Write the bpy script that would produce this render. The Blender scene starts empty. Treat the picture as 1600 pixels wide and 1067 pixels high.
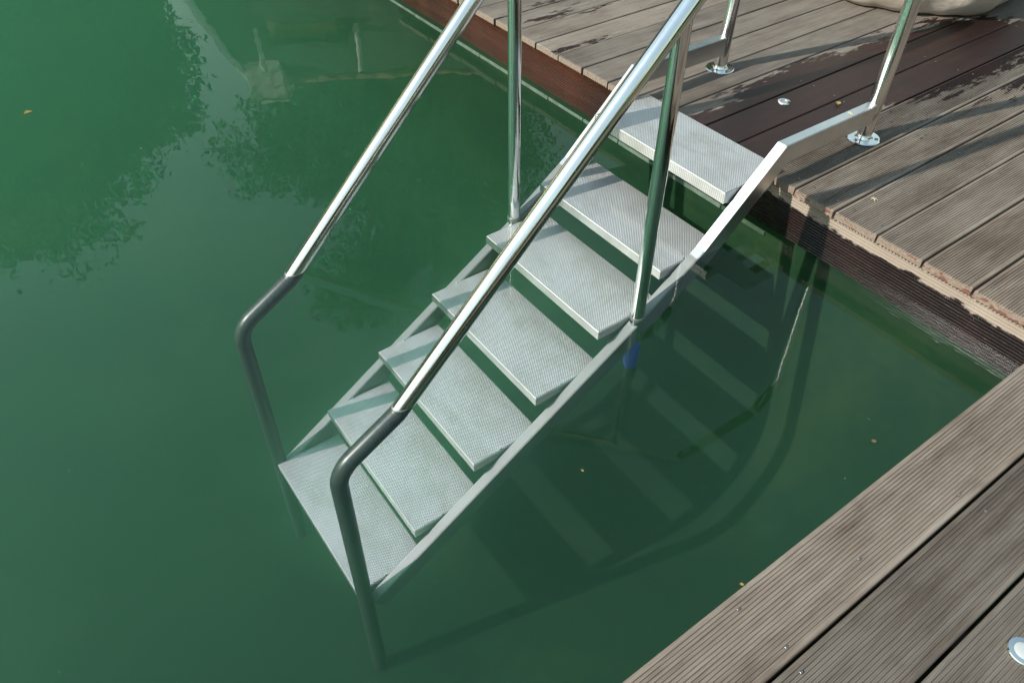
import bpy, bmesh, math, random
import numpy as np
from mathutils import Vector, Matrix

sc = bpy.context.scene
col = sc.collection
R = math.radians
random.seed(7)
rng = np.random.default_rng(11)

# ------------------------------------------------------------------ camera, sky, sun, exposure
def make_camera():
    f, pit, yaw, roll = 1192.2, 0.77333, -0.94393, 0.0025
    fw = Vector((math.sin(yaw)*math.cos(pit), math.cos(yaw)*math.cos(pit), -math.sin(pit)))
    rt = Vector((math.cos(yaw), -math.sin(yaw), 0)); up = rt.cross(fw)
    r2 = rt*math.cos(roll) + up*math.sin(roll); u2 = -rt*math.sin(roll) + up*math.cos(roll)
    c = bpy.data.cameras.new('camera'); o = bpy.data.objects.new('camera', c); col.objects.link(o)
    m = Matrix((r2, u2, -fw)).transposed().to_4x4(); m.translation = Vector((0.641, -1.9238, 1.4841))
    o.matrix_world = m
    c.sensor_width = 36; c.lens = f/1600*36; c.clip_start = .05; c.clip_end = 600
    sc.camera = o
make_camera()

SUN_EL, SUN_AZ = R(38.0), R(193.6)          # azimuth from +Y towards +X
world = bpy.data.worlds.new('World'); sc.world = world; world.use_nodes = True
wn = world.node_tree
sky = wn.nodes.new('ShaderNodeTexSky'); sky.sky_type = 'NISHITA'; sky.sun_disc = False
sky.dust_density = 0.3; sky.air_density = 2.7
sky.sun_elevation = SUN_EL; sky.sun_rotation = SUN_AZ
wn.links.new(sky.outputs[0], wn.nodes['Background'].inputs[0])
wn.nodes['Background'].inputs[1].default_value = 0.15
sl = bpy.data.lights.new('sun', 'SUN'); sl.energy = 4.8; sl.angle = R(0.53); sl.color = (1, .95, .87)
so = bpy.data.objects.new('sun', sl); col.objects.link(so)
sdir = Vector((math.sin(SUN_AZ)*math.cos(SUN_EL), math.cos(SUN_AZ)*math.cos(SUN_EL), math.sin(SUN_EL)))
so.rotation_euler = sdir.to_track_quat('Z', 'Y').to_euler(); so.location = sdir*30
sc.view_settings.view_transform = 'Standard'; sc.view_settings.look = 'None'
sc.view_settings.exposure = 0.62; sc.view_settings.gamma = 1.0
sc.cycles.use_denoising = True
sc.cycles.max_bounces = 8; sc.cycles.transparent_max_bounces = 10; sc.cycles.volume_bounces = 3
sc.cycles.glossy_bounces = 4; sc.cycles.diffuse_bounces = 2
sc.cycles.sample_clamp_indirect = 6.0

# ------------------------------------------------------------------ node helpers
class NT:
    def __init__(s, name):
        s.m = bpy.data.materials.new(name); s.m.use_nodes = True
        s.t = s.m.node_tree; s.n = s.t.nodes; s.l = s.t.links
        s.out = s.n['Material Output']; s.b = s.n['Principled BSDF']
    def put(s, sock, v):
        if isinstance(v, bpy.types.NodeSocket): s.l.new(v, sock)
        elif v is not None:
            if isinstance(v, (tuple, list)) and len(v) == 3 and sock.type == 'RGBA': v = (*v, 1)
            sock.default_value = v
    def math(s, op, a, b=None, c=None, clamp=False):
        n = s.n.new('ShaderNodeMath'); n.operation = op; n.use_clamp = clamp
        for i, v in enumerate((a, b, c)): s.put(n.inputs[i], v)
        return n.outputs[0]
    def vmath(s, op, a, b=None):
        n = s.n.new('ShaderNodeVectorMath'); n.operation = op
        s.put(n.inputs[0], a); s.put(n.inputs[1], b)
        return n.outputs['Value'] if op in ('DOT_PRODUCT', 'LENGTH', 'DISTANCE') else n.outputs[0]
    def pos(s): return s.n.new('ShaderNodeNewGeometry').outputs['Position']
    def obj(s): return s.n.new('ShaderNodeTexCoord').outputs['Object']
    def rand(s): return s.n.new('ShaderNodeObjectInfo').outputs['Random']
    def sep(s, v):
        n = s.n.new('ShaderNodeSeparateXYZ'); s.l.new(v, n.inputs[0]); return n.outputs
    def comb(s, x, y, z):
        n = s.n.new('ShaderNodeCombineXYZ')
        for i, v in enumerate((x, y, z)): s.put(n.inputs[i], v)
        return n.outputs[0]
    def map(s, v, scale=(1,1,1), rot=(0,0,0), loc=(0,0,0)):
        n = s.n.new('ShaderNodeMapping'); s.put(n.inputs['Vector'], v)
        s.put(n.inputs['Scale'], scale); s.put(n.inputs['Rotation'], rot); s.put(n.inputs['Location'], loc)
        return n.outputs[0]
    def noise(s, v, scale, detail=3, rough=.55, dist=0, dim='3D', w=None):
        n = s.n.new('ShaderNodeTexNoise'); n.noise_dimensions = dim
        s.put(n.inputs['Vector'], v); s.put(n.inputs['Scale'], scale); s.put(n.inputs['Detail'], detail)
        s.put(n.inputs['Roughness'], rough); s.put(n.inputs['Distortion'], dist)
        if w is not None: s.put(n.inputs['W'], w)
        return n.outputs['Fac']
    def voro(s, v, scale, rnd=1, feature='F1'):
        n = s.n.new('ShaderNodeTexVoronoi'); n.feature = feature
        s.put(n.inputs['Vector'], v); s.put(n.inputs['Scale'], scale); s.put(n.inputs['Randomness'], rnd)
        return n.outputs['Distance']
    def ramp(s, f, stops, interp='LINEAR'):
        n = s.n.new('ShaderNodeValToRGB'); n.color_ramp.interpolation = interp
        e = n.color_ramp.elements
        while len(e) < len(stops): e.new(.5)
        for i, (p, c) in enumerate(stops):
            e[i].position = p
            e[i].color = (c, c, c, 1) if isinstance(c, (int, float)) else (*c, 1)
        s.l.new(f, n.inputs[0]); return n.outputs[0]
    def smooth(s, v, a, b):
        n = s.n.new('ShaderNodeMapRange'); n.interpolation_type = 'SMOOTHSTEP'
        s.put(n.inputs[0], v); s.put(n.inputs[1], a); s.put(n.inputs[2], b)
        return n.outputs[0]
    def mix(s, f, a, b, mode='MIX'):
        n = s.n.new('ShaderNodeMix'); n.data_type = 'RGBA'; n.blend_type = mode
        s.put(n.inputs[0], f); s.put(n.inputs[6], a); s.put(n.inputs[7], b)
        return n.outputs[2]
    def bump(s, h, strength=1., dist=.001, normal=None):
        n = s.n.new('ShaderNodeBump'); s.put(n.inputs['Height'], h)
        n.inputs['Strength'].default_value = strength; n.inputs['Distance'].default_value = dist
        if normal is not None: s.l.new(normal, n.inputs['Normal'])
        return n.outputs[0]
    def set(s, **k):
        nm = dict(color='Base Color', rough='Roughness', metal='Metallic', normal='Normal', spec='Specular IOR Level',
                  aniso='Anisotropic', trans='Transmission Weight', coat='Coat Weight')
        for a, v in k.items(): s.put(s.b.inputs[nm[a]], v)
        return s.m

def simple(name, color, rough=.5, metal=0., var=.15, scale=8):
    t = NT(name)
    n = t.noise(t.obj(), scale, 4)
    lo = tuple(c*(1-var) for c in color); hi = tuple(min(1, c*(1+var)) for c in color)
    return t.set(color=t.ramp(n, [(.3, lo), (.7, hi)]), rough=rough, metal=metal)

# ------------------------------------------------------------------ materials
def wood_mat(name, fascia=False, end=False):
    t = NT(name)
    P = t.pos(); X, Y, Z = t.sep(P)[:3]
    O = t.obj(); rnd = t.rand()
    seed = t.math('MULTIPLY', rnd, 37.0)
    if fascia: V = t.comb(t.math('MULTIPLY', X, .06), Z, t.math('ADD', Y, seed)); U = Z
    else: V = t.comb(X, t.math('MULTIPLY', Y, .05), seed); U = X
    fib = t.noise(V, 260, 4, .65)                      # fibres
    band = t.noise(V, 38, 4, .6, .4)                   # grain bands
    blot = t.noise(t.comb(t.math('MULTIPLY', X, 2.2), Y, seed), 2.6, 5, .6)
    stain = t.smooth(t.noise(t.comb(t.math('MULTIPLY', X, 5.), t.math('MULTIPLY', Y, 1.6), t.math('ADD', seed, 9.)), 2.2, 6, .7), .50, .72)
    tone = t.math('ADD', t.math('MULTIPLY', fib, .30), t.math('ADD', t.math('MULTIPLY', band, .36), t.math('MULTIPLY', blot, .42)))
    grey = t.ramp(tone, [(.36, (.105, .082, .066)), (.48, (.215, .182, .152)), (.57, (.315, .28, .24)), (.70, (.44, .41, .37))])
    warm = t.ramp(tone, [(.36, (.105, .073, .055)), (.48, (.215, .168, .133)), (.57, (.315, .26, .212)), (.70, (.43, .375, .32))])
    dry = t.mix(t.math('ADD', t.math('MULTIPLY', rnd, .7), t.math('MULTIPLY', blot, .35), clamp=True), grey, warm)
    # planks left of the steps lie smooth side up and are bleached paler
    if not fascia:
        dry = t.mix(t.math('MULTIPLY', t.smooth(X, -.62, -.70), .35), dry, t.mix(.5, dry, (.42, .39, .35)))
    dry = t.mix(t.math('MULTIPLY', stain, .42), dry, (.10, .078, .062))
    # each plank a little lighter or darker
    br = t.math('ADD', t.math('MULTIPLY', rnd, .50), .75)
    dry = t.vmath('MULTIPLY', dry, t.comb(br, br, br))
    br2 = (.455, .440, .418); dry = t.vmath('MULTIPLY', dry, br2)
    wetcol = t.ramp(tone, [(.35, (.008, .0042, .0036)), (.55, (.020, .0088, .0068)), (.72, (.042, .018, .012))])
    if fascia:
        n1 = t.noise(t.map(P, (3, 1, 9)), 3, 5, .65)
        lim = t.math('ADD', .074, t.math('MULTIPLY', t.math('SUBTRACT', n1, .5), .075))
        lim = t.math('ADD', lim, t.math('MULTIPLY', t.smooth(X, -1.15, -1.45), .075))
        wet = t.smooth(t.math('SUBTRACT', lim, Z), -.003, .003)
        red = t.ramp(t.noise(t.map(P, (4, 1, 30)), 4, 4), [(.3, (.11, .032, .016)), (.7, (.19, .062, .032))])
        dry = t.mix(t.smooth(X, -1.15, -1.5), t.mix(.45, dry, (.38, .31, .25)), red)
        wetcol = t.mix(t.smooth(X, -1.2, -1.6), wetcol, t.ramp(tone, [(.35, (.03, .009, .005)), (.7, (.10, .030, .014))]))
    else:
        # damp patch where swimmers come up, fanning out from the top step
        wob = t.math('MULTIPLY', t.math('SUBTRACT', t.noise(t.comb(t.math('MULTIPLY', X, 9), t.math('MULTIPLY', Y, 2.2), 0.), 1.3, 6, .68), .5), .34)
        wobf = t.math('MULTIPLY', t.math('SUBTRACT', t.noise(t.comb(t.math('MULTIPLY', X, 70), t.math('MULTIPLY', Y, 11), seed), 1.0, 4, .7), .5), .16)
        wobp = t.math('MULTIPLY', t.math('SUBTRACT', rnd, .5), .10)
        def ell(cx, cy, rx, ry):
            a = t.math('DIVIDE', t.math('SUBTRACT', X, cx), rx); b = t.math('DIVIDE', t.math('SUBTRACT', Y, cy), ry)
            d = t.math('SQRT', t.math('ADD', t.math('MULTIPLY', a, a), t.math('MULTIPLY', b, b)))
            return t.math('MULTIPLY', t.math('SUBTRACT', 1., d), min(rx, ry))
        def box(x0, x1, y0, y1):
            a = t.math('MINIMUM', t.math('SUBTRACT', X, x0), t.math('SUBTRACT', x1, X))
            b = t.math('MULTIPLY', t.math('MINIMUM', t.math('SUBTRACT', Y, y0), t.math('SUBTRACT', y1, Y)), .5)
            return t.math('MINIMUM', a, b)
        f = box(-1.07, -.655, -.4, 1.35)
        for e in [(-.80, 1.25, .26, .75), (-.57, .97, .035, .30), (-.66, 1.55, .10, .55), (-.47, 1.42, .03, .25), (-2.03, .30, .05, .28), (-2.17, .18, .04, .30), (-1.72, .10, .02, .10), (-1.0, .60, .10, .60)]:
            f = t.math('MAXIMUM', f, ell(*e))
        inner = t.smooth(f, .0, .17)
        keep = t.math('SUBTRACT', 1., t.math('MULTIPLY', inner, .8))
        f = t.math('ADD', f, t.math('MULTIPLY', t.math('ADD', t.math('ADD', wob, wobf), wobp), keep))
        wet = t.smooth(f, .005, .022)
        wet = t.math('MULTIPLY', wet, t.smooth(X, -.36, -.42))
    wetcol = t.vmath('MULTIPLY', wetcol, (.5, .5, .5) if fascia else (.66, .52, .48))
    c = t.mix(wet, dry, wetcol)
    rough = t.math('SUBTRACT', .78, t.math('MULTIPLY', wet, .56 if fascia else .28))
    h = t.math('ADD', t.math('MULTIPLY', fib, .6), band)
    return t.set(color=c, rough=rough, normal=t.bump(h, .5, .0012), spec=.35)

WOOD = wood_mat('weathered_deck_wood')
FASCIA = wood_mat('fascia_wood', True)

def end_wood():
    t = NT('sawn_end_wood'); rnd = t.rand()
    n = t.noise(t.map(t.pos(), (40, 4, 120)), 2, 4)
    a = t.ramp(n, [(.3, (.11, .08, .06)), (.7, (.25, .19, .145))])
    red = t.ramp(n, [(.3, (.07, .016, .010)), (.7, (.15, .036, .022))])
    m = t.smooth(t.math('ADD', t.math('MULTIPLY', rnd, .28), t.noise(t.map(t.pos(), (1, .2, 2.2)), 30, 3)), .76, .82)
    return t.set(color=t.mix(t.math('MULTIPLY', m, .8), a, red), rough=.8)
ENDWOOD = end_wood()

def chrome_mat():
    t = NT('polished_steel'); O = t.obj()
    n = t.noise(O, 90, 4, .7); n2 = t.noise(O, 6, 3)
    spots = t.smooth(t.voro(O, 55), .10, .05)
    r = t.math('ADD', .055, t.math('ADD', t.math('MULTIPLY', n, .07), t.math('MULTIPLY', spots, .15)))
    return t.set(color=t.ramp(n2, [(.3, (.66, .65, .63)), (.7, (.76, .755, .74))]), metal=1., rough=r,
                 normal=t.bump(t.noise(O, 14, 2), .02, .001))
CHROME = chrome_mat()

def rail_mat():
    # the handrails: polished in the air, below the waterline painted dark and dull for the dim water they mirror
    t = NT('handrail_steel'); O = t.obj(); Z = t.sep(t.pos())[2]
    n = t.noise(O, 90, 4, .7); n2 = t.noise(O, 6, 3)
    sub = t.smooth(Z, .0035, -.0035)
    spots = t.smooth(t.voro(O, 60), .10, .05)
    r = t.math('ADD', .10, t.math('ADD', t.math('MULTIPLY', n, .10), t.math('MULTIPLY', spots, .15)))
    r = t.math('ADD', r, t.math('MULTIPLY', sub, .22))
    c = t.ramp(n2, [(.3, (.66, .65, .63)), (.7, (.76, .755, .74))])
    dim_refl = t.ramp(n, [(.3, (.018, .028, .024)), (.75, (.040, .055, .048))])
    c = t.mix(sub, c, dim_refl)
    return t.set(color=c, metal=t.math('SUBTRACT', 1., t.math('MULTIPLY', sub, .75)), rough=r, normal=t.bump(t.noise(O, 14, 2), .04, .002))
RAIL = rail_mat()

def brushed_mat():
    t = NT('brushed_steel'); O = t.obj()
    n = t.noise(t.map(O, (1, 1, 1)), 35, 4, .7); n2 = t.noise(O, 5, 4, .6)
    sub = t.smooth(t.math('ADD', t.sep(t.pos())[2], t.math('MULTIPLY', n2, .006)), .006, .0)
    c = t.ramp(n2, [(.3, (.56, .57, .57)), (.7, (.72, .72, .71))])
    c = t.mix(t.math('MULTIPLY', sub, .92), c, (.115, .13, .122))           # submerged length painted darker for the dim water it mirrors
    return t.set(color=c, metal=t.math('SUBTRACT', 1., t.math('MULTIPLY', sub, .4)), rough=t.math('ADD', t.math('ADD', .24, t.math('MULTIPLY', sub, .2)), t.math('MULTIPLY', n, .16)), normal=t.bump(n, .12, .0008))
BRUSHED = brushed_mat()

def tread_mat():
    t = NT('dimpled_steel'); O = t.obj()
    V = t.map(O, (1, 1, 1), (0, 0, R(45)))
    d = t.voro(V, 1/.0056, 0.0)                                   # a regular lattice of pressed dimples
    h = t.smooth(d, .46, .16)
    n2 = t.noise(O, 4.5, 5, .62); n3 = t.noise(O, 60, 3)
    c = t.ramp(n2, [(.28, (.54, .53, .49)), (.5, (.68, .68, .665)), (.8, (.78, .78, .77))])
    c = t.mix(t.math('MULTIPLY', t.smooth(h, .45, .0), .42), c, (.16, .17, .16))
    W = t.pos()
    st = t.smooth(t.noise(t.map(W, (1.5, 4, 4)), 3.2, 6, .7), .50, .70)            # scale and silt left by the water
    c = t.mix(t.math('MULTIPLY', st, .38), c, (.36, .355, .28))
    r = t.math('ADD', .47, t.math('MULTIPLY', n3, .20))
    return t.set(color=c, metal=1., rough=r, normal=t.bump(h, .8, .0014))
TREAD = tread_mat()

def lip_mat():
    t = NT('plain_steel_lip'); O = t.obj(); n = t.noise(O, 30, 4, .7)
    return t.set(color=t.ramp(t.noise(O, 6, 4), [(.3, (.42, .42, .40)), (.7, (.60, .60, .58))]), metal=1., rough=t.math('ADD', .36, t.math('MULTIPLY', n, .16)), normal=t.bump(n, .15, .0008))
LIP = lip_mat()

def water_mat():
    t = NT('pool_water')
    t.n.remove(t.b)
    P = t.pos()
    h = t.math('ADD', t.noise(t.map(P, (1, 1.3, 1)), 2.6, 3, .5), t.math('MULTIPLY', t.noise(P, 9, 1), .04))
    nrm = t.bump(h, 1., .0012)
    geo = t.n.new('ShaderNodeNewGeometry')
    c = t.math('ABSOLUTE', t.vmath('DOT_PRODUCT', nrm, geo.outputs['Incoming']))
    # Fresnel reflectance of water for light met from the air (n = 1.333)
    g = t.math('SQRT', t.math('ADD', t.math('MULTIPLY', c, c), .7769))
    rs_ = t.math('DIVIDE', t.math('SUBTRACT', g, c), t.math('ADD', g, c)); rs2 = t.math('MULTIPLY', rs_, rs_)
    cg = t.math('ADD', g, c); k1 = t.math('SUBTRACT', t.math('MULTIPLY', c, cg), 1.)
    k2 = t.math('ADD', t.math('MULTIPLY', c, t.math('SUBTRACT', g, c)), 1.)
    kk = t.math('DIVIDE', k1, k2); kk = t.math('MULTIPLY', kk, kk)
    F = t.math('MULTIPLY', t.math('MULTIPLY', rs2, .5), t.math('ADD', kk, 1.), clamp=True)
    tr = t.n.new('ShaderNodeBsdfTransparent'); gl = t.n.new('ShaderNodeBsdfGlossy')
    gl.inputs['Roughness'].default_value = .0; t.l.new(nrm, gl.inputs['Normal'])
    mx = t.n.new('ShaderNodeMixShader'); t.l.new(F, mx.inputs[0]); t.l.new(tr.outputs[0], mx.inputs[1]); t.l.new(gl.outputs[0], mx.inputs[2])
    t.l.new(mx.outputs[0], t.out.inputs['Surface'])
    ab = t.n.new('ShaderNodeVolumeAbsorption'); vs = t.n.new('ShaderNodeVolumeScatter')
    # absorption coefficient = density * (1 - colour)
    ab.inputs['Color'].default_value = (.0, .60, .44, 1); ab.inputs['Density'].default_value = .17
    vs.inputs['Color'].default_value = (.25, .72, .40, 1); vs.inputs['Density'].default_value = .50
    vs.inputs['Anisotropy'].default_value = .815
    ad = t.n.new('ShaderNodeAddShader'); t.l.new(ab.outputs[0], ad.inputs[0]); t.l.new(vs.outputs[0], ad.inputs[1])
    t.l.new(ad.outputs[0], t.out.inputs['Volume'])
    return t.m
WATER = water_mat()

def liner_mat():
    t = NT('algae_covered_liner'); P = t.pos()
    n = t.noise(P, 1.1, 6, .6, .5); n2 = t.noise(P, 30, 3)
    v = t.math('ADD', t.math('MULTIPLY', n, .8), t.math('MULTIPLY', n2, .2))
    return t.set(color=t.ramp(v, [(.3, (.006, .019, .0095)), (.52, (.009, .028, .0135)), (.72, (.021, .044, .016))]), rough=.9, spec=.03)
LINER = liner_mat()
ALGAE = simple('algae_on_clamp', (.034, .062, .035), .8, var=.4, scale=20)
STRIP = simple('pale_liner_clamp', (.11, .15, .12), .6, var=.3, scale=30)

def fabric_mat():
    t = NT('beige_canvas'); O = t.obj()
    w = t.noise(O, 420, 2); n = t.noise(O, 4, 4)
    return t.set(color=t.ramp(n, [(.3, (.47, .40, .33)), (.7, (.56, .49, .42))]), rough=.9,
                 normal=t.bump(t.math('ADD', w, t.math('MULTIPLY', t.noise(O, 9, 4), 6)), .5, .004))
CANVAS = fabric_mat()
FROST = simple('frosted_lens', (.36, .38, .37), .35, var=.05)
BLUE = simple('blue_plastic', (.022, .085, .33), .45, var=.2)
DARKWOOD = simple('dark_joist_wood', (.035, .025, .02), .9)
SCREW = simple('screw_steel', (.24, .235, .225), .42, 1., .2)
HOLE = simple('dark_countersink', (.03, .025, .02), .7)
GRASS = simple('lawn', (.05, .085, .03), .95, var=.4, scale=3)
BARK = simple('bark', (.09, .065, .045), .95, var=.4, scale=6)

def leaf_mat(name, lo, hi):
    t = NT(name); rnd = t.noise(t.obj(), 1.4, 4)
    c = t.ramp(rnd, [(.3, lo), (.7, hi)])
    t.set(color=c, rough=.55)
    tl = t.n.new('ShaderNodeBsdfTranslucent'); t.l.new(c, tl.inputs[0])
    mx = t.n.new('ShaderNodeMixShader'); mx.inputs[0].default_value = .35
    t.l.new(t.b.outputs[0], mx.inputs[1]); t.l.new(tl.outputs[0], mx.inputs[2]); t.l.new(mx.outputs[0], t.out.inputs['Surface'])
    return t.m
LEAF1 = leaf_mat('dark_foliage', (.020, .040, .012), (.045, .085, .022))
LEAF2 = leaf_mat('mid_foliage', (.045, .08, .022), (.09, .15, .045))
YLEAF = simple('yellow_leaf', (.24, .17, .04), .6, var=.4, scale=60)
BLEAF = simple('brown_leaf', (.12, .08, .03), .7, var=.4, scale=60)
BLOSSOM = simple('dry_blossom', (.50, .46, .28), .7, var=.2)

# ------------------------------------------------------------------ object helpers
def link(name, me, mats, parent=None, smooth=False):
    o = bpy.data.objects.new(name, me); col.objects.link(o)
    for m in (mats if isinstance(mats, (list, tuple)) else [mats]):
        if len(me.materials) < 8 and m is not None and m.name not in [x.name for x in me.materials if x]: me.materials.append(m)
    if parent is not None: o.parent = parent
    if smooth: me.polygons.foreach_set('use_smooth', [True]*len(me.polygons))
    return o
def mesh(name, v, f):
    me = bpy.data.meshes.new(name); me.from_pydata([tuple(x) for x in v], [], f); me.update(); return me
def bm_mesh(name, bm):
    me = bpy.data.meshes.new(name); bmesh.ops.recalc_face_normals(bm, faces=bm.faces[:]); bm.to_mesh(me); bm.free(); return me
def tag(o, label, cat, group=None):
    o['label'] = label; o['category'] = cat
    if group: o['group'] = group
    return o
def struct(o): o['kind'] = 'structure'; return o
def empty(name, loc=(0, 0, 0)):
    o = bpy.data.objects.new(name, None); o.location = loc; o.empty_display_size = .1; col.objects.link(o); return o
def box_bm(bm, x0, x1, y0, y1, z0, z1, bevel=0):
    g = bmesh.ops.create_cube(bm, size=1)
    vs = g['verts']
    for v in vs: v.co = Vector(((x0+x1)/2 + v.co.x*(x1-x0), (y0+y1)/2 + v.co.y*(y1-y0), (z0+z1)/2 + v.co.z*(z1-z0)))
    if bevel:
        es = list({e for v in vs for e in v.link_edges})
        bmesh.ops.bevel(bm, geom=es, offset=bevel, segments=2, affect='EDGES', profile=.6)
def boxo(name, x0, x1, y0, y1, z0, z1, mat, parent=None, bevel=0):
    bm = bmesh.new(); box_bm(bm, x0, x1, y0, y1, z0, z1, bevel)
    return link(name, bm_mesh(name, bm), mat, parent)
def fillet(pts, rad, seg=10):
    """round the corners of a polyline; rad per inner point (or one value)"""
    P = [Vector(p) for p in pts]; out = [P[0]]
    for i in range(1, len(P)-1):
        r = rad[i-1] if isinstance(rad, (list, tuple)) else rad
        a = (P[i-1]-P[i]).normalized(); b = (P[i+1]-P[i]).normalized()
        ang = a.angle(b)
        if r <= 0 or ang > 3.1: out += [P[i]+a*.005, P[i], P[i]+b*.005]; continue
        d = r/math.tan(ang/2); s0 = P[i]+a*d; s1 = P[i]+b*d
        bis = (a+b).normalized(); c = P[i]+bis*(r/math.sin(ang/2))
        v0 = s0-c; v1 = s1-c; th = v0.angle(v1)
        for k in range(seg+1):
            q = k/seg; out.append(c + (v0*math.sin((1-q)*th) + v1*math.sin(q*th))/math.sin(th))
    out.append(P[-1]); return out
def tube_mesh(name, path, r, n=24, caps=True):
    path = [Vector(p) for p in path]; vs = []; fs = []
    side = None
    for i, p in enumerate(path):
        if i == 0: t = path[1]-p
        elif i == len(path)-1: t = p-path[i-1]
        else: t = (path[i+1]-p).normalized() + (p-path[i-1]).normalized()
        t.normalize()
        if side is None:
            ref = Vector((1, 0, 0)) if abs(t.x) < .9 else Vector((0, 1, 0))
            side = (ref - t*ref.dot(t)).normalized()
        else: side = (side - t*side.dot(t)).normalized()
        up = t.cross(side)
        # keep the section true at mitres
        rr = r(i/(len(path)-1)) if callable(r) else r
        for k in range(n):
            a = 2*math.pi*k/n; vs.append(p + side*math.cos(a)*rr + up*math.sin(a)*rr)
        if i:
            b0 = (i-1)*n; b1 = i*n
            for k in range(n): fs.append((b0+k, b0+(k+1) % n, b1+(k+1) % n, b1+k))
    if caps:
        m = len(vs); last = (len(path)-1)*n          # caps get vertices of their own so that the sides shade true
        vs += [v.copy() for v in vs[:n]] + [v.copy() for v in vs[last:last+n]]
        fs.append(tuple(range(m+n-1, m-1, -1))); fs.append(tuple(range(m+n, m+2*n)))
    me = mesh(name, vs, fs)
    me.polygons.foreach_set('use_smooth', [len(p.vertices) == 4 for p in me.polygons])
    return me
def lathe_mesh(name, prof, n=32):
    vs = []; fs = []
    for r, z in prof:
        for k in range(n): a = 2*math.pi*k/n; vs.append((r*math.cos(a), r*math.sin(a), z))
    for i in range(len(prof)-1):
        for k in range(n): fs.append((i*n+k, i*n+(k+1) % n, (i+1)*n+(k+1) % n, (i+1)*n+k))
    fs.append(tuple(range((len(prof)-1)*n, len(prof)*n))); fs.append(tuple(range(n-1, -1, -1)))
    return mesh(name, vs, fs)

# ------------------------------------------------------------------ key sizes
ZD = .1532            # top of the decks above the water
TH = .026             # plank thickness
XL, XR = -1.2314, -.5682      # planes of the two handrails
PX0, PX1, PY0 = -11., .36, -9.   # pool
WALLY = .075; DEPTH = -1.27
XD2 = .3177; XG = -.4997; S = .15; GAP = .0065

# ------------------------------------------------------------------ ground, basin, water
GZ = .06
x0, x1, y0, y1 = PX0, PX1+.05, PY0, WALLY+.03
B = 220
v = [(-B, -B, GZ), (B, -B, GZ), (B, B, GZ), (-B, B, GZ), (x0, y0, GZ), (x1, y0, GZ), (x1, y1, GZ), (x0, y1, GZ)]
f = [(0, 1, 5, 4), (1, 2, 6, 5), (2, 3, 7, 6), (3, 0, 4, 7)]
struct(link('ground', mesh('ground', v, f), GRASS))

def basin():
    # floor rises into the walls through a rounded foot
    bm = bmesh.new()
    RF = .45
    prof = [(0, .055), (0, -.3), (0, DEPTH+RF)] + [(RF*(1-math.cos(a_)), DEPTH+RF*(1-math.sin(a_))) for a_ in [math.pi/2*k/14 for k in range(1, 15)]]
    rows = []
    for d, z in prof:
        rows.append([bm.verts.new(q) for q in ((PX0+d, PY0+d, z), (PX1-d, PY0+d, z), (PX1-d, WALLY-d, z), (PX0+d, WALLY-d, z))])
    for a, b in zip(rows, rows[1:]):
        for k in range(4): bm.faces.new((a[k], a[(k+1) % 4], b[(k+1) % 4], b[k]))
    bm.faces.new(rows[-1])
    o = link('pool_basin', bm_mesh('pool_basin', bm), LINER, smooth=False); struct(o)
    for p in o.data.polygons: p.use_smooth = True
    o.data.set_sharp_from_angle(angle=R(40))
    # pale clamp strip of the liner along the wall below the deck, in lengths
    x = -5.2; 
    while x < PX1-.02:
        L = min(random.uniform(.20, .34), PX1-.012-x)
        if L > .03 and x < -.75:
            boxo('liner_clamp', x, x+L-.006, WALLY-.005, WALLY+.004, -.121+random.uniform(-.002, .002), -.107, STRIP if x < -.9 else ALGAE, o, .0015)
        x += L
    return o
basin()
bm = bmesh.new(); box_bm(bm, PX0-.12, PX1+.2, PY0-.12, WALLY+.15, DEPTH-.25, 0)
struct(link('water', bm_mesh('water', bm), WATER))

# ------------------------------------------------------------------ decks
def plank_profile(width, grooved):
    w = width/2; c = .003; top = []
    def grooves(n, x0, x1, z, depth, sgn):
        pts = []; p = (x1-x0)/n
        for i in range(n):
            a = x0+i*p
            pts += [(a+p*.10, z), (a+p*.30, z-sgn*depth), (a+p*.70, z-sgn*depth), (a+p*.90, z)]
        return pts
    top = [(-w, -c), (-w+c*.4, -c*.35), (-w+c, 0)]
    if grooved: top += grooves(17, -w+.009, w-.009, 0, .0030, 1)
    top += [(w-c, 0), (w-c*.4, -c*.35), (w, -c)]
    bot = [(w, -TH+c), (w-c, -TH)] + list(reversed(grooves(12, -w+.006, w-.006, -TH, .0032, -1))) + [(-w+c, -TH), (-w, -TH+c)]
    return top+bot
def plank_mesh(name, length, grooved):
    prof = plank_profile(S-GAP, grooved); n = len(prof); c = .003
    vs = []; fs = []
    for y, ins in ((0, c), (c, 0), (length, 0)):
        for x, z in prof:
            zz = z - ins if z > -TH/2 else z
            vs.append((x*(1-ins*2), y, zz))
    for i in range(2):
        for k in range(n): fs.append((i*n+k, i*n+(k+1) % n, (i+1)*n+(k+1) % n, (i+1)*n+k))
    fs.append(tuple(range(n-1, -1, -1))); fs.append(tuple(range(2*n, 3*n)))
    me = mesh(name, vs, fs); bm = bmesh.new(); bm.from_mesh(me); bmesh.ops.recalc_face_normals(bm, faces=bm.faces[:])
    bm.to_mesh(me); bm.free()
    me.materials.append(WOOD); me.materials.append(ENDWOOD)
    for p in me.polygons:
        if len(p.vertices) > 4: p.material_index = 1
    return me
screw_me = None
def add_screws(plank, spots):
    global screw_me
    if screw_me is None:
        screw_me = lathe_mesh('screw', [(.0033, -.004), (.0033, .0001), (.0028, .0005), (.0015, .0004), (.0012, -.0006)], 10)
    for x, y in spots:
        o = link('screw', screw_me, SCREW, plank); o.location = (x, y, .0004)

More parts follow.
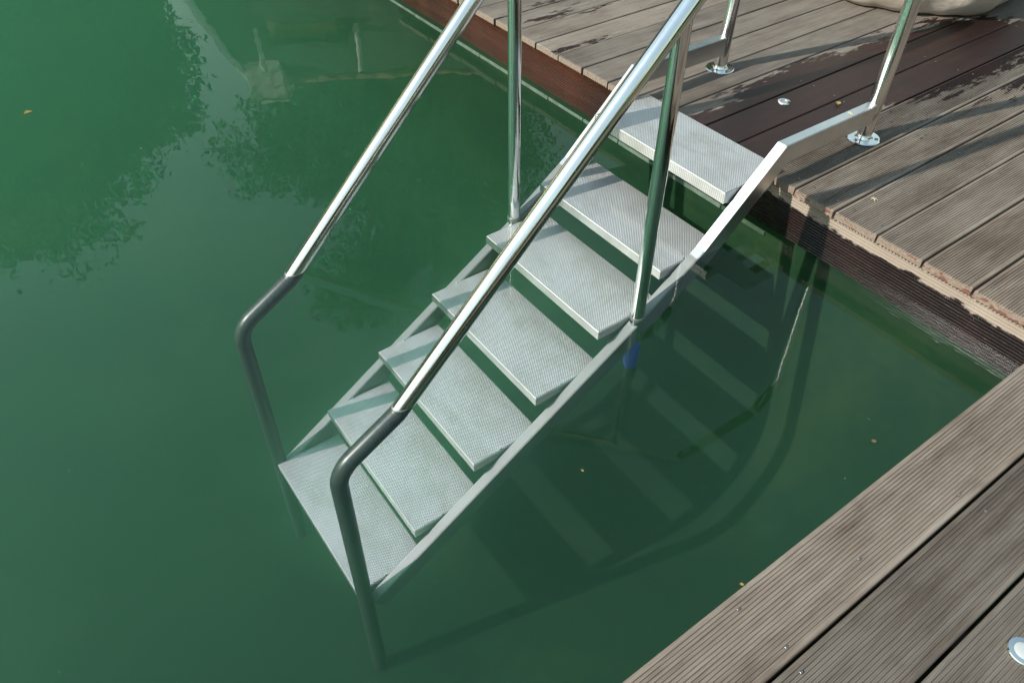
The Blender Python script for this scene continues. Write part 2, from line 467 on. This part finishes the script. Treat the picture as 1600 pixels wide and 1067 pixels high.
deck1 = struct(empty('bathing_deck', (0, 0, 0)))
smooth_me = plank_mesh('smooth_plank', 3.6, False); groove_me = plank_mesh('grooved_plank', 3.6, True)
for k in range(-17, 12):
    xc = XG + S*(k+.5)
    if xc > 1.9: continue
    me = groove_me if xc > -.70 else smooth_me
    o = link('plank', me, None, deck1)
    o.location = (xc+random.uniform(-.0012, .0012), random.uniform(-.004, .004), ZD+random.uniform(-.0012, .0012))
    if xc < .3:
        add_screws(o, [(-.048+random.uniform(-.004, .004), .055+random.uniform(-.006, .006)), (.048+random.uniform(-.004, .004), .055+random.uniform(-.006, .006))] +
                      [(sx*.048, yy+random.uniform(-.01, .01)) for yy in (.62, 1.2, 1.8) for sx in (-1, 1)])
# joists below (dark in the gaps)
for i, y in enumerate((.10, .62, 1.2, 1.8, 2.4, 3.0, 3.5)):
    boxo('joist', -3.1, 2.0, y-.025 if i else .052, y+.025 if i else .10, GZ+.004, ZD-TH-.001, DARKWOOD, deck1)
def fascia_mesh(length, z0, z1, n):
    # ridged face towards -Y
    pr = [(0, z1)]; p = (z1-z0)/n
    for i in range(n):
        a = z1-i*p; pr += [(-.0, a-p*.12), (.0023, a-p*.32), (.0023, a-p*.68), (0, a-p*.88)]
    pr += [(0, z0), (.024, z0), (.024, z1)]
    vs = [(x, y, z) for x in (0, length) for y, z in pr]; m = len(pr)
    fs = [(k, (k+1) % m, m+(k+1) % m, m+k) for k in range(m)] + [tuple(range(m)), tuple(range(2*m-1, m-1, -1))]
    me = mesh('fascia_board', vs, fs); bm = bmesh.new(); bm.from_mesh(me); bmesh.ops.recalc_face_normals(bm, faces=bm.faces[:]); bm.to_mesh(me); bm.free()
    return me
for xa, L in ((-3.1, 1.05), (-2.045, 3.2), (1.16, .8)):
    if xa > 0: continue
    if xa+L > .33: L = .335-xa
    o = link('fascia_board', fascia_mesh(L, -.045, ZD-TH-.0015, 17), FASCIA, deck1); o.location = (xa, .026, 0)

deck2 = struct(empty('side_deck', (0, 0, 0)))
groove2 = plank_mesh('long_plank', 4.2, True)
for k in range(0, 10):
    xc = XD2 + S*(k+.5)
    o = link('plank', groove2, None, deck2)
    o.location = (xc+GAP/2, -4.208+random.uniform(-.003, .003), ZD+.001+random.uniform(-.001, .001))
    if k < 3:
        sp = []
        for y in (-.62, -1.18):
            for sx in (-.05, .048): sp.append((sx+random.uniform(-.006, .006), 4.208+y+random.uniform(-.02, .02)))
        if k == 0: sp.append((.02, 4.208-.93))
        add_screws(o, sp)
for y in (-.3, -.9, -1.5, -2.1, -2.7, -3.3, -3.9):
    boxo('joist', .372, 1.9, y-.025, y+.025, GZ+.004, ZD-TH-.001, DARKWOOD, deck2)
boxo('fascia_board', .334, .358, -4.2, -.02, -.045, ZD-TH-.0015, FASCIA, deck2)

# ------------------------------------------------------------------ the steps
stairs = empty('pool_stairs', ((XL+XR)/2, .45, ZD))
tag(stairs, 'stainless steel pool steps with two tubular handrails leading down into the water', 'pool stairs')
def P(o):            # parent to the stairs, keeping world coordinates
    o.parent = stairs; o.matrix_parent_inverse = Matrix.Translation(-stairs.location); return o

RT, RP = .0245, .0215
def railz(y): return .970*(y+1.388)
TOPZ = 1.21
for X in (XL, XR):
    path = [(X, -1.628, DEPTH+.004), (X, -1.604, -.132), (X, -1.4127, -.024), (X, TOPZ/.970-1.388, TOPZ), (X, .455, TOPZ), (X, .4385, ZD+.006)]
    pts = fillet(path, [.10, 0, .25, .17], 14)
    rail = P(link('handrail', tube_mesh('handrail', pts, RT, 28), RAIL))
    fl = link('base_flange', lathe_mesh('base_flange', [(.056, .0), (.056, .004), (.053, .0062), (.030, .0068), (.027, .010), (.0255, .013)], 40), CHROME, rail)
    fl.location = (X, .4385, ZD+.0005)
    for q in range(3):
        a = 2*math.pi*(q/3)+.5
        s_ = link('flange_screw', lathe_mesh('flange_screw', [(.0065, 0), (.0065, .0012), (.004, .003), (.0022, .0028), (.0018, .0012)], 12), SCREW, rail)
        s_.location = (X+.042*math.cos(a), .4385+.042*math.sin(a), ZD+.0068)
    # middle post
    yp = -.560
    post = P(link('post', tube_mesh('post', [(X, yp, -.245), (X, yp, -.10), (X, yp, .02), (X, yp, railz(yp)-.012)], RP, 24), CHROME))
    wl = link('weld_collar', lathe_mesh('weld_collar', [(.0235, -.006), (.0245, 0), (.0235, .006)], 24), BRUSHED, post); wl.location = (X, yp, -.142)
    if X == XR:
        cap = link('end_cap', tube_mesh('end_cap', [(X, yp, -.37), (X, yp, -.362), (X, yp, -.35), (X, yp, -.25), (X, yp, -.243)], lambda q: [.012, .019, .0232, .0232, .0225][min(4, int(q*4+.5))], 20), BLUE, post)
        cap['label'] = 'blue plastic cap on the lower end of the post'
    else:
        pass

# stringers: flat box bars, level over the deck, then down
def stringer(X):
    top = [(.4385, .286), (-.030, .290), (-.318, .018), (-.585, -.170), (-1.600, -.808)]
    hw = .018; t = .070
    n = len(top); dirs = []
    for i in range(n):
        a = Vector(top[max(i-1, 0)]); b = Vector(top[min(i+1, n-1)])
        if 0 < i < n-1:
            d0 = (Vector(top[i])-a).normalized(); d1 = (b-Vector(top[i])).normalized(); d = (d0+d1).normalized(); k = 1/max(.5, d.dot(d0))
        else: d = (b-a).normalized(); k = 1
        nn = Vector((d.y, -d.x)); nn = nn if nn.y < 0 else -nn
        dirs.append(nn*k)
    vs = []; fs = []
    for (y, z), nn in zip(top, dirs):
        lo = Vector((y, z))+nn*t
        vs += [(X-hw, y, z), (X+hw, y, z), (X+hw, lo.x, lo.y), (X-hw, lo.x, lo.y)]
    for i in range(n-1):
        for k in range(4): fs.append((i*4+k, i*4+(k+1) % 4, i*4+4+(k+1) % 4, i*4+4+k))
    fs += [(3, 2, 1, 0), tuple(range(4*n-4, 4*n))]
    me = mesh('stringer', vs, fs); bm = bmesh.new(); bm.from_mesh(me)
    bmesh.ops.recalc_face_normals(bm, faces=bm.faces[:])
    bmesh.ops.bevel(bm, geom=[e for e in bm.edges if e.calc_face_angle(0) > .9], offset=.0025, segments=2, affect='EDGES')
    return bm_mesh('stringer', bm)
for X in (XL, XR): P(link('stringer', stringer(X), BRUSHED))

T = [(-.2243, .0350, .1731), (-.4607, -.2039, -.0224), (-.6998, -.4416, -.151), (-.9398, -.6788, -.3032),
     (-1.1778, -.9257, -.4579), (-1.4082, -1.155, -.6234), (-1.6335, -1.3884, -.7701)]
def tread_mesh(depth, width, drop):
    # pressed sheet: flat top, folded front and rear lips, closed ends (open below)
    bm = bmesh.new(); box_bm(bm, 0, width, 0, depth, -drop, 0)
    bm.faces.ensure_lookup_table()
    bmesh.ops.recalc_face_normals(bm, faces=bm.faces[:])
    low = [f for f in bm.faces if f.normal.z < -.5]
    r = bmesh.ops.inset_region(bm, faces=low, thickness=.004)
    for f_ in low:
        for v_ in f_.verts: v_.co.z += drop-.004
    ed = [e for e in bm.edges if e.verts[0].co.z > -.001 and e.verts[1].co.z > -.001]
    bmesh.ops.bevel(bm, geom=ed, offset=.003, segments=3, affect='EDGES')
    return bm_mesh('tread', bm)
ixL, ixR = XL+.0225, XR-.0225
for i, (yf, yb, z) in enumerate(T):
    drop = .038 if i == 0 else .032
    tm = tread_mesh(yb-yf, ixR-ixL, drop); tm.materials.append(TREAD); tm.materials.append(LIP)
    for p_ in tm.polygons:
        if abs(p_.normal.z) < .5 and (i > 0 or abs(p_.normal.x) > .5): p_.material_index = 1     # folded lips are plain sheet
    o = link('tread', tm, None); o.location = (ixL, yf, z); P(o)
    # end plates welded to the stringers
    for sx in (0, 1):
        xx = (.0 if sx == 0 else ixR-ixL-.004)
        m_ = mesh('end_plate', [(xx+dx, y, zz) for dx in (0, .004) for y, zz in ((.012, -drop), (yb-yf-.012, -drop), (yb-yf-.02, -drop-.03), (.10, -drop-.05))],
                  [(0, 1, 2, 3), (7, 6, 5, 4), (0, 4, 5, 1), (1, 5, 6, 2), (2, 6, 7, 3), (3, 7, 4, 0)])
        link('end_plate', m_, BRUSHED, o)
        w_ = link('weld_bead', lathe_mesh('weld_bead', [(.002, -.003), (.0045, 0), (.002, .003)], 8), CHROME, o)
        w_.location = (.003 if sx == 0 else ixR-ixL-.003, .105 if i else .06, .002)

# ------------------------------------------------------------------ things on the decks
def deck_light(x, y, z, label, rad):
    e = empty('deck_light', (x, y, z)); tag(e, label, 'deck light')
    link('ring', lathe_mesh('ring', [(rad, -.01), (rad, .0012), (rad*.95, .003), (rad*.62, .0022), (rad*.60, .0005)], 36), CHROME, e)
    link('lens', lathe_mesh('lens', [(rad*.60, -.006), (rad*.60, .0012), (rad*.45, .0024), (rad*.2, .003)], 32), FROST if 'frosted' in label else BRUSHED, e)
deck_light(-.9003, .4266, ZD+.0006, 'small round steel deck light on the dark wet planks', .024)
deck_light(.699, -.850, ZD+.0015, 'round steel deck light with frosted lens in the side deck plank', .027)

def beanbag(cx, cy):
    bm = bmesh.new(); bmesh.ops.create_uvsphere(bm, u_segments=64, v_segments=36, radius=1)
    rs = np.random.default_rng(4); ph = rs.uniform(0, 6.28, 12)
    for v_ in bm.verts:
        d = v_.co.copy(); a = math.atan2(d.y, d.x)
        r = .50*(1+.05*math.sin(2*a+ph[0])+.03*math.sin(5*a+ph[1]))
        fold = .010*math.sin(9*a+3*d.z+ph[2])+.008*math.sin(14*a-6*d.z+ph[3])+.006*math.sin(23*a+9*d.z+ph[4])
        rr = math.hypot(d.x, d.y)**.72 if math.hypot(d.x, d.y) > 0 else 0
        z = d.z*.30 if d.z < 0 else d.z*.42
        z = max(z, -.20+.004*math.sin(11*a+ph[5]))
        v_.co = Vector((math.cos(a)*rr*(r+fold*rr), math.sin(a)*rr*(r+fold*rr), z+.20+fold*.5*(1 if d.z > -.4 else 0)))
        v_.co.z = max(v_.co.z, .002)
    e = empty('bean_bag', (cx, cy, ZD+.002)); tag(e, 'beige canvas bean bag lying on the planks', 'bean bag')
    link('cover', bm_mesh('cover', bm), CANVAS, e, smooth=True)
    pts = []
    for k in range(49):
        a = 2*math.pi*k/48; r = .505*(1+.05*math.sin(2*a+ph[0])+.03*math.sin(5*a+ph[1])); pts.append((math.cos(a)*r, math.sin(a)*r, .19))
    link('piping', tube_mesh('piping', pts, .006, 8, False), CANVAS, e)
beanbag(-1.33, 1.86)

def leaf(name, loc, size, rot, label, cat, mat, curl=.25):
    n = 7; vs = []; fs = []
    for i in range(n):
        u = i/(n-1); w = math.sin(math.pi*u**.8)*.36+.01
        for j, s in enumerate((-1, 0, 1)):
            vs.append(((u-.5)*size, s*w*size, (curl*(abs(s)*w)+curl*.5*(u-.5)**2)*size+.0012))
    for i in range(n-1):
        for j in range(2): fs.append((i*3+j, i*3+3+j, i*3+4+j, i*3+1+j))
    e = empty(name, loc); e.rotation_euler = (0, 0, rot); tag(e, label, cat)
    b = link('blade', mesh('blade', vs, fs), mat, e, smooth=True)
    link('stalk', tube_mesh('stalk', [(-size*.5, 0, .002), (-size*.72, size*.05, .003), (-size*.9, size*.02, .006)], size*.025, 6), mat, e)
    return e
leaf('fallen_leaf', (-2.7751, -1.8388, .001), .034, 1.9, 'curled yellow leaf floating on the open water left of the steps', 'leaf', YLEAF, .6)
leaf('fallen_leaf', (.3215, -1.158, ZD+.002), .009, .8, 'tiny pale leaf on the very edge of the side deck', 'leaf', YLEAF, .8)
leaf('fallen_leaf', (-.775, .575, ZD+.002), .026, 2.2, 'small yellow leaf on wet planks beside the right handrail post', 'leaf', YLEAF, .5)
leaf('fallen_leaf', (-.1359, -1.1539, .001), .008, .3, 'tiny yellow leaf on the dark water right of the lower steps', 'leaf', YLEAF, .3)
leaf('fallen_leaf', (.214, -.5167, .001), .014, 1.2, 'small brown leaf on the water in the corner by the side deck', 'leaf', BLEAF, .3)
def blossom(loc, size, label):
    e = empty('fallen_blossom', loc); tag(e, label, 'blossom')
    for k in range(6):
        a = k*1.047+random.uniform(-.3, .3); l = size*random.uniform(.6, 1)
        link('thread', tube_mesh('thread', [(0, 0, .001), (math.cos(a)*l*.5, math.sin(a)*l*.5, .005), (math.cos(a+.2)*l, math.sin(a+.2)*l, .002)], .0007, 5), BLOSSOM, e)
blossom((-.3175, .147, ZD+.001), .016, 'dry star shaped blossom on the grooved planks near the deck edge')
blossom((XR+.002, .30, .287), .014, 'dry star shaped blossom on the level arm of the right stringer')

# ------------------------------------------------------------------ trees and house beyond the pool (seen mirrored in the water)
def tree(name, base, height, rad, trunk_h, n_leaf, leaf_size, mat, label, seed, lobes=26, squash=1.0, lean=(0, 0)):
    rs = np.random.default_rng(seed); bx, by = base
    e = empty(name, (bx, by, GZ)); tag(e, label, 'tree', 'trees beyond the pool')
    # trunk and limbs
    bmv = []; bmf = []
    def limb(path, r0, r1, n=8):
        off = len(bmv); m = len(path)
        me = tube_mesh('t', path, lambda q: r0+(r1-r0)*q, n, False)
        for v_ in me.vertices: bmv.append(tuple(v_.co))
        for p_ in me.polygons: bmf.append(tuple(off+i for i in p_.vertices))
        bpy.data.meshes.remove(me)
    top = Vector((lean[0], lean[1], height*.8))
    limb([Vector((0, 0, -.1)), Vector((.05, .03, trunk_h)), top*.7, top], .035*height, .008*height)
    cz = trunk_h+(height-trunk_h)*.52; ch = (height-trunk_h)*.5
    cents = []
    while len(cents) < lobes:
        q = rs.normal(size=3); q /= np.linalg.norm(q); q *= rs.uniform(.45, .92)
        c = np.array([q[0]*rad+lean[0]*.7, q[1]*rad+lean[1]*.7, cz+q[2]*ch*squash]); cents.append(c)
        b = Vector((lean[0]*.4, lean[1]*.4, trunk_h+(c[2]-trunk_h)*.35)); cc = Vector(c)
        limb([b, b.lerp(cc, .5)+Vector((0, 0, .1)), cc], .012*height, .003*height, 6)
    link('trunk', mesh('trunk', bmv, bmf), BARK, e, smooth=True)
    # leaves in twig clusters around the lobes
    per = n_leaf//lobes; allp = []
    for c in cents:
        lr = rad*rs.uniform(.26, .44)
        ntw = max(6, per//14)
        d = rs.normal(size=(ntw, 3)); d /= np.linalg.norm(d, axis=1)[:, None]
        tw = c + d*lr*rs.uniform(.30, 1.02, size=(ntw, 1))*np.array([1, 1, .85])
        idx = rs.integers(0, ntw, per)
        allp.append(tw[idx]+rs.normal(size=(per, 3))*leaf_size*1.5)
    pts = np.concatenate(allp); N = len(pts)
    u = rs.normal(size=(N, 3)); u[:, 2] -= .5; u /= np.linalg.norm(u, axis=1)[:, None]
    w = np.cross(u, rs.normal(size=(N, 3))); w /= np.linalg.norm(w, axis=1)[:, None]
    sz = leaf_size*rs.uniform(.6, 1.3, size=(N, 1))
    V = np.empty((N, 4, 3)); V[:, 0] = pts-u*sz; V[:, 1] = pts+w*sz*.42; V[:, 2] = pts+u*sz; V[:, 3] = pts-w*sz*.42
    me = bpy.data.meshes.new('crown'); me.vertices.add(N*4); me.vertices.foreach_set('co', V.ravel())
    me.loops.add(N*4); me.loops.foreach_set('vertex_index', np.arange(N*4))
    me.polygons.add(N); me.polygons.foreach_set('loop_start', np.arange(0, N*4, 4)); me.polygons.foreach_set('loop_total', np.full(N, 4))
    me.update(); me.validate()
    link('crown', me, mat, e)
    return e
tree('broadleaf_tree', (-17.0, -2.3), 7.7, 4.3, 2.8, 140000, .085, LEAF1, 'big dark leafy tree mirrored on the left of the water', 3, 46)
tree('broadleaf_tree', (-19.5, 8.9), 18.2, 5.2, 3.0, 120000, .095, LEAF2, 'lighter green tree mirrored beside the house and the steps', 5, 40)

def house():
    e = empty('garden_house', (-13.45, 4.4, GZ)); tag(e, 'house with dark roof and white chimney mirrored in the water', 'house')
    WALLM = simple('dark_timber_wall', (.05, .045, .035), .8, var=.3)
    ROOFM = simple('dark_roof_tiles', (.035, .045, .035), .7, var=.3, scale=12)
    WHITE = simple('white_render', (.80, .78, .73), .8, var=.08)
    RIDGE = simple('terracotta_ridge', (.30, .17, .12), .8, var=.3)
    SLAT = simple('brown_slats', (.30, .20, .10), .7, var=.3)
    e.rotation_euler = (0, 0, R(-30))
    # local: ridge along +Y, roof slope falls towards +X; gable at y=-2.6
    w, l, zr, ze = 2.6, 3.4, 5.5, 2.9
    y0, y1 = -2.3, l
    v = [(-w, y0+.3, 0), (w, y0+.3, 0), (w, y1-.3, 0), (-w, y1-.3, 0), (-w, y0+.3, ze), (w, y0+.3, ze), (w, y1-.3, ze), (-w, y1-.3, ze), (0, y0+.3, zr-.1), (0, y1-.3, zr-.1)]
    link('wall', mesh('wall', v, [(0, 1, 5, 8, 4), (2, 3, 7, 9, 6), (1, 2, 6, 5), (3, 0, 4, 7)]), WALLM, e)
    k = (zr-ze)/w
    def slope(s):
        t = .12; o = w+.4
        return mesh('roof', [(0, y0, zr), (s*o, y0, zr-k*o), (s*o, y1, zr-k*o), (0, y1, zr), (0, y0, zr-t), (s*o, y0, zr-k*o-t), (s*o, y1, zr-k*o-t), (0, y1, zr-t)],
                    [(0, 1, 2, 3), (7, 6, 5, 4), (0, 4, 5, 1), (1, 5, 6, 2), (2, 6, 7, 3)])
    for s in (1, -1): r = link('roof', slope(s), ROOFM, e)
    for i in range(20):
        y = y0+.2+i*.4
        if y > y1: break
        link('ridge_tile', tube_mesh('ridge_tile', [(0, y, zr+.02), (0, y+.39, zr+.03)], lambda q: .09+.025*q, 10), RIDGE, e)
    ch = boxo('chimney', -.1, .5, y0+.12, y0+.82, zr-.9, zr+.28, WHITE, e, .01)
    boxo('chimney_cap', -.15, .55, y0+.07, y0+.87, zr+.285, zr+.34, WHITE, e, .01)
    for y in (y0+.02, ): link('verge_board', tube_mesh('verge_board', [(0, y, zr+.03), (w+.4, y, zr-k*(w+.4)+.03)], .07, 8), WHITE, e)
    # dormer of brown boards in the roof
    for i in range(8):
        boxo('dormer_board', 1.75, 1.80, y0+1.0+i*.15, y0+1.0+i*.15+.14, 3.15, 4.0, SLAT, e)
    boxo('dormer_roof', .6, 2.0, y0+.9, y0+2.35, 4.01, 4.09, ROOFM, e)
    for yy in (y0+.75, y0+2.5): link('dormer_post', tube_mesh('dormer_post', [(1.6, yy, 3.6), (1.6, yy, 4.7)], .05, 8), WHITE, e)
house()

def added_green_belt():
    # shrubs added out of view, near and deck sides, for the posts to mirror
    rs = np.random.default_rng(21); pts = []
    for az in np.arange(-48, 262, 5.0):
        d = rs.uniform(15, 21); h = rs.uniform(3.2, 7.0); a = R(az + rs.uniform(-2, 2))
        c = np.array([math.sin(a)*d, -1.5+math.cos(a)*d, GZ+h*.5])
        q = rs.normal(size=(1100, 3)); q /= np.linalg.norm(q, axis=1)[:, None]; q *= rs.uniform(.55, 1., size=(1100, 1))
        pts.append(c + q*np.array([1.7, 1.7, h*.55])*rs.uniform(.9, 1.15))
    pts = np.concatenate(pts); N = len(pts)
    u = rs.normal(size=(N, 3)); u /= np.linalg.norm(u, axis=1)[:, None]
    w = np.cross(u, rs.normal(size=(N, 3))); w /= np.linalg.norm(w, axis=1)[:, None]
    sz = rs.uniform(.16, .34, size=(N, 1)); V = np.empty((N, 4, 3))
    V[:, 0] = pts-u*sz; V[:, 1] = pts+w*sz*.6; V[:, 2] = pts+u*sz; V[:, 3] = pts-w*sz*.6
    V[:, :, 2] = np.maximum(V[:, :, 2], GZ+.01)
    me = bpy.data.meshes.new('added_shrubbery'); me.vertices.add(N*4); me.vertices.foreach_set('co', V.ravel())
    me.loops.add(N*4); me.loops.foreach_set('vertex_index', np.arange(N*4))
    me.polygons.add(N); me.polygons.foreach_set('loop_start', np.arange(0, N*4, 4)); me.polygons.foreach_set('loop_total', np.full(N, 4))
    me.update(); me.validate()
    o = link('added_shrubbery', me, LEAF1); tag(o, 'green belt of shrubs added out of view for the posts to mirror', 'added_shrubbery'); o['kind'] = 'stuff'
added_green_belt()

def specks():
    # pollen and dust floating on the still water
    rs = np.random.default_rng(9); vs = []; fs = []
    while len(fs) < 220:
        x, y = rs.uniform(-5, .33), rs.uniform(-3.2, .03)
        if rs.random() > .25+.75*(math.sin(x*2.1+y*1.3)*.5+.5)**2: continue
        r = rs.uniform(.0006, .0014)*(1.8 if rs.random() < .03 else 1); a0 = rs.uniform(0, 6.28); k = len(vs)
        for j in range(5):
            a = a0+j*1.2566; q = r*rs.uniform(.6, 1.2); vs.append((x+q*math.cos(a), y+q*math.sin(a), .0012))
        fs.append(tuple(range(k, k+5)))
    o = link('floating_specks', mesh('floating_specks', vs, fs), simple('pollen', (.30, .31, .22), .8))
    tag(o, 'pale specks of pollen floating on the still green water', 'pollen'); o['kind'] = 'stuff'
specks()
